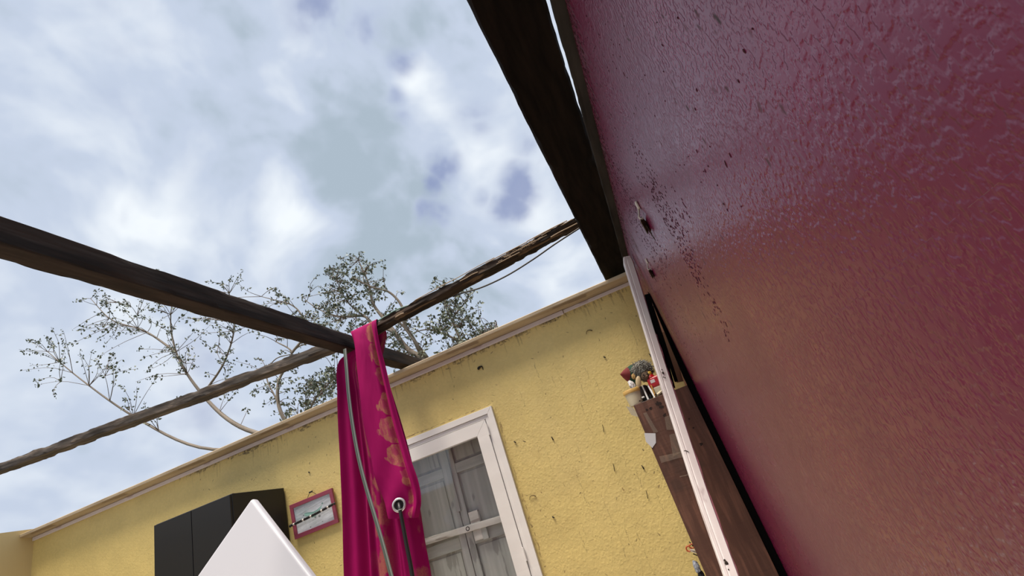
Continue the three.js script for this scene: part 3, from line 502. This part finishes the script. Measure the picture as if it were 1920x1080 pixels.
  // pens, blades, tray
  const stick = (name, label, cat, a, b, r0, r1, m, flat = .4, group) => { const A = at(...a), B = at(...b); const g = taper([A, A.clone().lerp(B, .5), B], r0, r1, 8, 8); return tag(obj(name, g, m), label, cat, group); };
  const wm = paint(.62, .62, .62, .35);
  stick('plastic_knife', 'white plastic blade leaning beside the cream pot', 'blade', [1204, 723, 3.13], [1217, 752, 3.09], .0045, .007, wm);
  stick('plastic_knife', 'white plastic blade leaning beside the yellow pencil', 'blade', [1216, 723, 3.14], [1228, 746, 3.09], .008, .006, wm);
  stick('pencil', 'yellow-brown pencil leaning against the red-topped bottle', 'pencil', [1218, 715, 3.12], [1229, 743, 3.09], .005, .005, paint(.42, .22, .04, .5));
  const tr = thing('tray', 'small black tray on the cabinet between pot and bottle', 'tray', onTop(1213, 748, 3.12)); obj('base', box(-.05, .03, 0, .006, -.035, .035, .002), paint(.006, .006, .006, .5), tr); obj('rim', [box(-.05, .03, .006, .035, -.035, -.03), box(-.05, -.045, .006, .03, -.03, .035), box(.025, .03, .006, .03, -.03, .035)], paint(.006, .006, .006, .5), tr);
  tag(place(obj('cream_lid', new THREE.CylinderGeometry(.022, .022, .006, 24).rotateX(.3).rotateZ(.3), paint(.68, .60, .42, .4)), 1236, 736.5, 3.085), 'round cream lid lying in front of the bottle', 'lid');
  tag(place(obj('white_eraser', new RoundedBoxGeometry(.018, .010, .014, 2, .003), wm), 1206, 745, 3.075), 'small white eraser in the black tray', 'eraser');
  // clear bag scrap hanging below the pot, scissors and bag at the side of the cabinet
  { const s = new THREE.Shape([[1174, 762], [1187, 764], [1197, 778], [1196, 782], [1184, 778]].map(([x, y]) => { const p = at(x, y, 3.08); return new THREE.Vector2(p.x, p.y); })); tag(obj('plastic_scrap', new THREE.ExtrudeGeometry(s, { depth: .002, bevelEnabled: false }).translate(0, 0, DIST - 3.08), TAPE), 'clear plastic scrap hanging below the cream pot', 'plastic scrap'); }
  const sc = thing('scissors', 'orange-handled scissors hanging on the side of the cabinet', 'scissors', at(1291, 1029, 3.1).toArray());
  const or = paint(.35, .07, .02, .45), steel = std({ color: lin(.55, .5, .46), metalness: .6, roughness: .35 });
  obj('handle', new THREE.TorusGeometry(.012, .004, 8, 20).scale(1, 1.1, 1), or, sc); obj('handle', new THREE.TorusGeometry(.011, .004, 8, 20).scale(1.2, .9, 1).translate(.022, .006, -.008), or, sc);
  obj('blade', taper([V(.004, -.010, 0), V(.03, -.028, -.002), V(.07, -.05, -.004)], .005, .002, 8, 6), steel, sc); obj('blade', taper([V(.006, -.006, .002), V(.03, -.016, .002), V(.06, -.026, .002)], .005, .002, 8, 6), steel, sc);
  obj('strap', tube([V(.018, .03, -.01), V(.03, .0, -.012), V(.045, -.03, -.012), V(.035, -.045, -.01), V(.012, -.03, -.006)], .003, 20, 6), paint(.02, .012, .01, .8), sc);
  const bg = thing('plastic_bag', 'grey and black plastic bag at the side of the cabinet', 'bag', [CX0 - .031, at(1312, 1066, 3.12).y, DIST - 3.12]);
  obj('grey_fold', crumple(.022, .8, 1.5, .8, .5, 61, 8).translate(0, .012, 0), paint(.26, .28, .33, .35), bg); obj('black_fold', crumple(.026, .8, 1.7, .8, .3, 66, 8).translate(.004, -.05, -.01), paint(.012, .012, .014, .35), bg);
}
// hooks with dry leaves on the pink wall
for (const [x, y, k, label] of [[1206, 402, 1.6, 'upper of two white wall hooks with a dry leaf on the pink wall'], [1219, 500, 1.25, 'lower of two white wall hooks with a dry leaf on the pink wall']]) {
  const p = onPink(x, y, PINK - .001), h = thing('wall_hook', label, 'hook', p.toArray(), 'hooks on the pink wall'); h.scale.setScalar(k);
  obj('plate', new RoundedBoxGeometry(.006, .022, .014, 2, .0025).translate(-.003, .026, .004), paint(.52, .46, .40, .5), h);
  obj('hook', tube([V(-.004, .018, .004), V(-.008, .006, .004), V(-.012, -.004, .004), V(-.009, -.012, .006), V(-.005, -.010, .006)], .0028, 16, 6), paint(.45, .40, .36, .4), h);
  const lf = new THREE.Shape(); lf.moveTo(0, 0); lf.lineTo(.016, -.012); lf.lineTo(.026, -.044); lf.lineTo(.006, -.036); lf.lineTo(-.010, -.048); lf.lineTo(-.016, -.014);
  obj('dry_leaf', new THREE.ExtrudeGeometry(lf, { depth: .0015, bevelEnabled: false }).rotateY(1.1).rotateX(.2).translate(-.008, -.004, .002), paint(.06, .042, .014, .8), h);
  obj('stalk', taper([V(-.006, -.03, 0), V(-.004, -.05, -.004), V(-.002, -.068, -.01)], .002, .0008, 6, 5), paint(.04, .025, .015, .9), h);
}

// ------------------------------------------------------------------ picture, beads, dark wardrobe and white board at the left
{
  const c = V(-3.07, EYE + .463, .004), W = .455, Hh = .287;
  const f = thing('picture_frame', 'pink framed picture of a pale green lizard on the yellow wall', 'picture', c.toArray());
  const print = colorTex(512, 340, (u, v) => {
    const wr = fbm(u * 3 + v * 2, v * 22 - u * 5, 4, 4), n = .52 + .34 * (wr - .5) + .12 * (fbm(u * 20, v * 20, 6, 3) - .5); let col = [n * .98, n * 1.03, n * 1.12];
    const wash = smooth(.5, .75, fbm(u * 4, v * 4, 9, 3)) * .35 * (v > .5 ? 1 : .35); col = col.map((q, k) => mix(q, [.20, .34, .36][k], wash));
    // lizard: curved body, raised tail, head at the left
    const bx = (u - .26) / .5, by = .60 - .13 * Math.sin(Math.PI * Math.min(1, Math.max(0, bx)) * .85) + .24 * Math.pow(Math.max(0, bx - .45), 1.4) * 1.6;
    const th = bx > 0 && bx < 1 ? 0.12 * Math.pow(Math.sin(Math.PI * Math.min(1, bx + .04)), .7) * (1 - .55 * bx) + .008 : 0, dd = Math.abs(v - by);
    const m1 = th ? 1 - smooth(th * .75, th * 1.15, dd) : 0, m2 = 1 - smooth(.022, .034, Math.hypot((u - .76) * 1.2, v - .74)), m3 = 1 - smooth(.016, .026, Math.hypot((u - .235) * 1.4, v - .585));
    const edge = th ? smooth(th * .35, th * .9, dd) * m1 : 0;
    col = col.map((q, k) => mix(q, [.30, .52, .47][k], m1 * .95)); col = col.map((q, k) => mix(q, [.07, .20, .17][k], Math.min(1, edge * .8 + m2 * .8))); col = col.map((q, k) => mix(q, [.05, .08, .08][k], m3 * .8));
    for (const [x, y, r] of [[.52, .36, .03], [.63, .34, .035], [.36, .09, .02], [.68, .12, .015], [.3, .86, .01]]) { const k = (1 - smooth(.6, 1.1, Math.hypot(u - x, (v - y) * .7) / r + .4 * (vnoise(u * 60, v * 60, 2) - .5))) * .7; col = col.map((q, z) => mix(q, [.10, .12, .13][z], k)); }
    return col;
  }, false);
  const g = boxUV(box(-W / 2 + .03, W / 2 - .03, -Hh / 2 + .03, Hh / 2 - .03, .010, .0215)), p = g.attributes.position, uv = g.attributes.uv; for (let i = 0; i < p.count; i++) uv.setXY(i, p.getX(i) / (W - .06) + .5, p.getY(i) / (Hh - .06) + .5);
  obj('print', g, std({ map: print, roughness: .25 }), f);
  const fm = std({ map: woodTex([.23, .035, .07], [.29, .05, .09], 3, 10, 81), roughness: .55 }), b = .034;
  for (const [x0, x1, y0, y1] of [[-W / 2, W / 2, Hh / 2 - b, Hh / 2], [-W / 2, W / 2, -Hh / 2, -Hh / 2 + b], [-W / 2, -W / 2 + b, -Hh / 2 + b, Hh / 2 - b], [W / 2 - b, W / 2, -Hh / 2 + b, Hh / 2 - b]]) obj('frame_bar', boxUV(box(x0, x1, y0, y1, .012, .030, .002)), fm, f);
  obj('wooden_backing', box(-W / 2 + .004, W / 2 - .004, -Hh / 2 + .004, Hh / 2 - .004, 0, .012), paint(.45, .33, .13, .7), f);
  obj('hanging_string', tube([V(-.05, Hh / 2 - .005, .008), V(-.03, Hh / 2 + .02, .008), V(-.012, Hh / 2 + .036, .010), V(.012, Hh / 2 + .034, .010), V(.03, Hh / 2 + .022, .008), V(.055, Hh / 2 - .005, .008)], .0022, 24, 5), paint(.03, .02, .02, .8), f);
  obj('nail', new RoundedBoxGeometry(.034, .013, .014, 2, .004).translate(0, Hh / 2 + .04, .010), paint(.012, .01, .01, .6), f);
  f.rotation.set(.05, 0, .015);
  const bs = thing('bead_string', 'string of black and white beads tied across the lizard picture', 'beads', [c.x, c.y - .015, c.z + .054]);
  const mb = paint(.012, .011, .011, .35), mw = paint(.6, .55, .5, .35), N = 30;
  for (let i = 0; i < N; i++) { const t = i / (N - 1), x = mix(-.238, .238, t), y = .006 + .035 * (t - .5) * 1.2 - .006 * Math.sin(Math.PI * t), w = [3, 9, 14, 21, 25].includes(i); const s = obj('bead', new THREE.SphereGeometry(1, 12, 8), w ? mw : mb, bs); s.scale.set(.0088, w ? .0105 : .0128, .0105); s.position.set(x, y, -.0 + (i === 0 || i === N - 1 ? -.01 : 0)); }
}
{
  const w = thing('wardrobe', 'tall black wardrobe against the yellow wall left of the picture', 'wardrobe', [-3.76, 0, .3]); const m = paint(.006, .006, .007, .55);
  obj('body', box(-.40, .40, .06, EYE + .772, -.29, .27, .004), m, w); obj('plinth', box(-.38, .38, 0, .06, -.28, .25), m, w);
  for (const k of [-1, 1]) { const d = obj('door', box(k > 0 ? .003 : -.395, k > 0 ? .395 : -.003, .07, EYE + .765, .27, .29, .003), m, w); obj('knob', new THREE.SphereGeometry(.014, 12, 10).translate(k * .03, 1.1, .303), paint(.2, .2, .2, .3, { metalness: .8 }), d); }
}
{
  const o = thing('white_board', 'smooth white tilted board in the lower left, in front of the black wardrobe', 'board');
  const A = at(478, 934, 2.3), B = at(620, 1119, 2.15), C = at(230, 1085, 2.3);   // upper corner, along the right edge, along the left edge
  const ex = B.clone().sub(A).normalize(), n0 = ex.clone().cross(C.clone().sub(A)).normalize(); if (n0.z < 0) n0.negate(); const ey = n0.clone().cross(ex).normalize(); if (ey.dot(C.clone().sub(A)) < 0) ey.negate();
  const L = .95, Wd = .62, g = new RoundedBoxGeometry(L, Wd, .05, 4, .018);
  const M = new THREE.Matrix4().makeBasis(ex, ey, ex.clone().cross(ey)); M.setPosition(A.clone().addScaledVector(ex, L / 2).addScaledVector(ey, Wd / 2)); g.applyMatrix4(M);
  obj('panel', g, paint(.50, .50, .545, .4), o);
  const E = A.clone().addScaledVector(ex, L * .8).addScaledVector(ey, Wd * .5);
  obj('support_leg', timber(V(E.x, 0, E.z - .12), V(E.x, E.y - .02, E.z - .06), .05, .05, { up: V(1, 0, 0), id: 91 }), paint(.5, .5, .52, .5), o);
}
// leaf scraps stuck to the yellow wall
{
  const m = [paint(.012, .009, .007, .9), paint(.06, .035, .014, .9)];
  const words = ['hooked black scrap below the beige plate above the door', 'black scrap right of the door corner', 'small dark scrap just right of the door frame', 'dark speck of leaf near the cabinet edge', 'curved brown stalk under the white strip', 'brown stalk right of the door frame', 'dark leaf bit beside the leaning post', 'dark leaf bit low on the wall right of the door', 'thin stalk low on the wall beside the cabinet', 'small dark scrap above the picture', 'dark flake high on the wall near the corner', 'dark flake midway between door and cabinet', 'thin dark stalk above the brown cabinet edge'];
  [[900, 690, 0], [1035.5, 822, 1], [966, 829, 2], [1205, 876, 1], [1104, 621, 3], [998, 931, 3], [1219, 666, 1], [1038, 970, 2], [1213, 927, 4], [580, 886, 2], [1134, 670, 2], [1131, 803, 4], [1151, 876, 4]].forEach(([x, y, k], i) => {
    const p = at(x, y, DIST - .004), q = (a, b, z = 0) => V(p.x + a, p.y + b, p.z + z);
    const gs = k === 0 ? [taper([q(-.016, -.004), q(-.008, .004, .008), q(.008, .008, .006)], .011, .009, 8, 6), taper([q(.008, .008, .006), q(.022, .006, .006), q(.024, -.012, .004), q(.022, -.026)], .006, .003, 8, 5)]
      : k === 1 ? [taper([q(-.003, .014), q(.001, .002, .004), q(.003, -.014)], .003, .0055, 6, 5)] : k === 2 ? [taper([q(-.006, .006), q(0, 0, .004), q(.006, -.004)], .006, .003, 6, 5)]
      : k === 3 ? [taper([q(-.028, -.016), q(-.012, .006, .005), q(.012, .004, .004), q(.028, -.008)], .0015, .0035, 10, 5)] : [taper([q(.004, .026), q(0, 0, .004), q(-.006, -.028)], .0016, .0024, 8, 5)];
    tag(obj('leaf_scrap', gs, m[k === 3 ? 1 : 0]), words[i], 'leaf scrap', 'leaf scraps on the yellow wall');
  });
}

// ------------------------------------------------------------------ the wind-stripped tree behind the wall
{
  const D = 8.6, t = thing('tree', 'wind-stripped tree with sparse grey-green leaves behind the yellow wall', 'tree');
  const bark = std({ map: woodTex([.15, .12, .095], [.30, .25, .20], 6, 20, 95), bumpMap: grainBump, bumpScale: .01, roughness: .9 });
  const twig = paint(.13, .095, .075, .9);
  const leafMats = [paint(.12, .14, .09, .6), paint(.20, .22, .16, .6), paint(.06, .075, .045, .6)];
  const hub = at(815, 700, D), hub2 = at(560, 830, D), P = (x, y, dd = 0) => at(x, y, D + dd);
  obj('trunk', taper([V(hub.x + .3, -.2, hub.z), V(hub.x + .15, 1.2, hub.z), V(hub.x, hub.y - .6, hub.z), hub], .2, .1, 16, 9), bark, t);
  obj('trunk', taper([V(hub.x + .2, .4, hub.z), V(mix(hub.x, hub2.x, .6), 1.3, hub2.z), V(hub2.x, hub2.y, hub2.z)], .15, .08, 12, 8), bark, t);
  const nodes = [];
  const branch = (pts, r0, r1) => { obj('branch', taper(pts, r0, r1, pts.length * 5, 6), bark, t); const c = new THREE.CatmullRomCurve3(pts); for (let i = 0; i <= 10; i++) nodes.push(c.getPoint(i / 10)); };
  const H = (p) => [p, ...[]];
  branch([hub, P(793, 673), P(763, 653, .1), P(740, 623, .1), P(722, 600, .2), P(700, 570, .3), P(690, 530, .3), P(672, 488, .3)], .07, .012);
  branch([P(793, 673), P(775, 635, -.2), P(757, 605, -.3), P(755, 578, -.3), P(730, 548, -.3), P(697, 538, -.4), P(660, 520, -.5)], .045, .01);
  branch([P(740, 623, .1), P(697, 605, .1), P(683, 593, .2), P(633, 593, .3), P(598, 580, .4), P(575, 565, .4)], .04, .01);
  branch([P(683, 593, .2), P(655, 570, 0), P(640, 545, -.1), P(630, 522, -.2)], .022, .007);
  branch([hub, P(800, 670), P(787, 653, -.2), P(757, 613, -.3), P(735, 590, -.4)], .05, .012);
  branch([hub, P(848, 665, .2), P(862, 640, .2), P(853, 613, .3), P(850, 597, .3), P(877, 560, .4), P(882, 545, .4)], .05, .008);
  branch([P(862, 640, .2), P(883, 638, .2), P(905, 628, .1), P(930, 610, 0)], .025, .006);
  branch([P(862, 640, .2), P(830, 625, .1), P(800, 618, 0), P(777, 623, -.1)], .028, .010);
  branch([P(853, 613, .3), P(838, 580, .4), P(832, 545, .5), P(830, 528, .5)], .02, .006);
  branch([P(848, 665, .2), P(880, 655, .3), P(900, 645, .4)], .03, .008);
  branch([hub2, P(580, 770, .2), P(600, 735, .2), P(622, 715, .2), P(640, 700, .3)], .035, .01);
  branch([hub2, P(540, 800, -.2), P(522, 757, -.2), P(523, 713, -.1), P(535, 690, 0), P(547, 662, 0), P(517, 640, .1)], .05, .012);
  branch([P(547, 662), P(560, 650, .2), P(590, 640, .3), P(620, 628, .4)], .02, .007);
  branch([P(522, 757, -.2), P(500, 700, 0), P(517, 673, 0), P(547, 664, .1)], .02, .01);
  branch([P(547, 662), P(575, 622, .1), P(560, 583, .2), P(543, 570, .2), P(517, 563, .2), P(490, 556, .2)], .03, .008);
  branch([hub2, P(450, 800, 0), P(380, 740, .2), P(330, 660, .3), P(320, 590, .4), P(330, 540, .4)], .06, .01);
  branch([P(380, 740, .2), P(420, 680, .2), P(440, 610, .3), P(430, 550, .4)], .03, .008);
  branch([P(330, 660, .3), P(270, 620, .4), P(210, 600, .4), P(170, 560, .5)], .03, .008);
  branch([hub2, P(380, 840, .2), P(250, 780, .3), P(150, 710, .4), P(90, 660, .5)], .045, .01);
  const clusters = [[664, 492, 24, 60], [640, 512, 30, 90], [622, 538, 34, 110], [668, 530, 42, 130], [706, 520, 30, 50], [600, 572, 34, 100], [640, 578, 46, 190], [690, 575, 44, 150], [728, 560, 34, 70], [580, 598, 30, 90], [620, 612, 36, 110], [745, 610, 34, 80], [830, 540, 22, 70], [848, 552, 28, 80], [870, 572, 34, 90], [845, 600, 34, 110], [800, 600, 40, 100], [780, 640, 40, 120], [830, 640, 40, 140], [870, 625, 34, 120], [900, 608, 30, 80], [912, 628, 26, 70], [880, 650, 30, 80], [745, 660, 30, 60], [720, 640, 30, 60], [608, 722, 26, 180], [588, 745, 22, 110], [632, 708, 22, 90], [575, 690, 30, 50], [545, 640, 26, 40], [540, 730, 26, 40], [530, 775, 22, 40], [528, 552, 18, 40], [560, 760, 24, 40], [530, 700, 20, 24],
    [440, 570, 60, 160], [330, 570, 70, 200], [400, 650, 70, 120], [250, 620, 80, 200], [180, 600, 60, 130], [110, 680, 70, 140], [300, 720, 70, 120], [470, 720, 50, 80]];
  const twigs = [], M4 = [], q = new THREE.Quaternion(), up = V(0, 1, 0);
  for (const [cx, cy, r, n] of clusters) {
    const nt = Math.max(4, Math.round(n / 5.2));
    for (let k = 0; k < nt; k++) {
      const a = rr(0, 6.283), s = Math.sqrt(rnd()) * r * 1.15, end = at(cx + Math.cos(a) * s, cy + Math.sin(a) * s, D + rr(-.5, .6));
      let best = nodes[0], bd = 1e9; for (const nd of nodes) { const dd = nd.distanceTo(end) * rr(.85, 1.25) + (nd.y > end.y + .1 ? .25 : 0); if (dd < bd) { bd = dd; best = nd; } }
      const mid = best.clone().lerp(end, .5).add(V(rr(-.08, .08), rr(-.02, .12), rr(-.08, .08)));
      const cv = new THREE.CatmullRomCurve3([best, mid, end]); twigs.push(taper([best, mid, end], .009, .0035, 5, 3));
      if (rnd() < .12) nodes.push(mid);
      for (let l = 0; l < 10; l++) {
        const tt = Math.min(1, .35 + .68 * Math.sqrt(rnd())), p = cv.getPoint(tt).add(V(rr(-.05, .05), rr(-.06, .04), rr(-.05, .05)));
        q.setFromEuler(new THREE.Euler(rr(-1.2, 1.2), rr(0, 6.283), rr(-2.6, 2.6))); const sc = rr(.6, 1.25); M4.push(new THREE.Matrix4().compose(p, q.clone(), V(sc, sc, sc)));
      }
    }
  }
  obj('twigs', twigs, twig, t).userData.kind = 'stuff';
  const lg = new THREE.BufferGeometry(), W = .023, L = .078; lg.setAttribute('position', new THREE.Float32BufferAttribute([0, 0, 0, -W, -L * .45, .006, 0, -L * .5, 0, W, -L * .45, .006, 0, -L, .004], 3)); lg.setAttribute('uv', new THREE.Float32BufferAttribute(new Float32Array(10), 2)); lg.setIndex([0, 1, 2, 0, 2, 3, 1, 4, 2, 2, 4, 3]); lg.computeVertexNormals();
  leafMats.forEach((m, k) => { m.side = THREE.DoubleSide; const mine = M4.filter((_, i) => i % 3 === k), im = shade(new THREE.InstancedMesh(lg, m, mine.length)); im.name = 'foliage'; im.userData.kind = 'stuff'; mine.forEach((x, i) => im.setMatrixAt(i, x)); t.add(im); });
}

renderer.render(scene, camera);
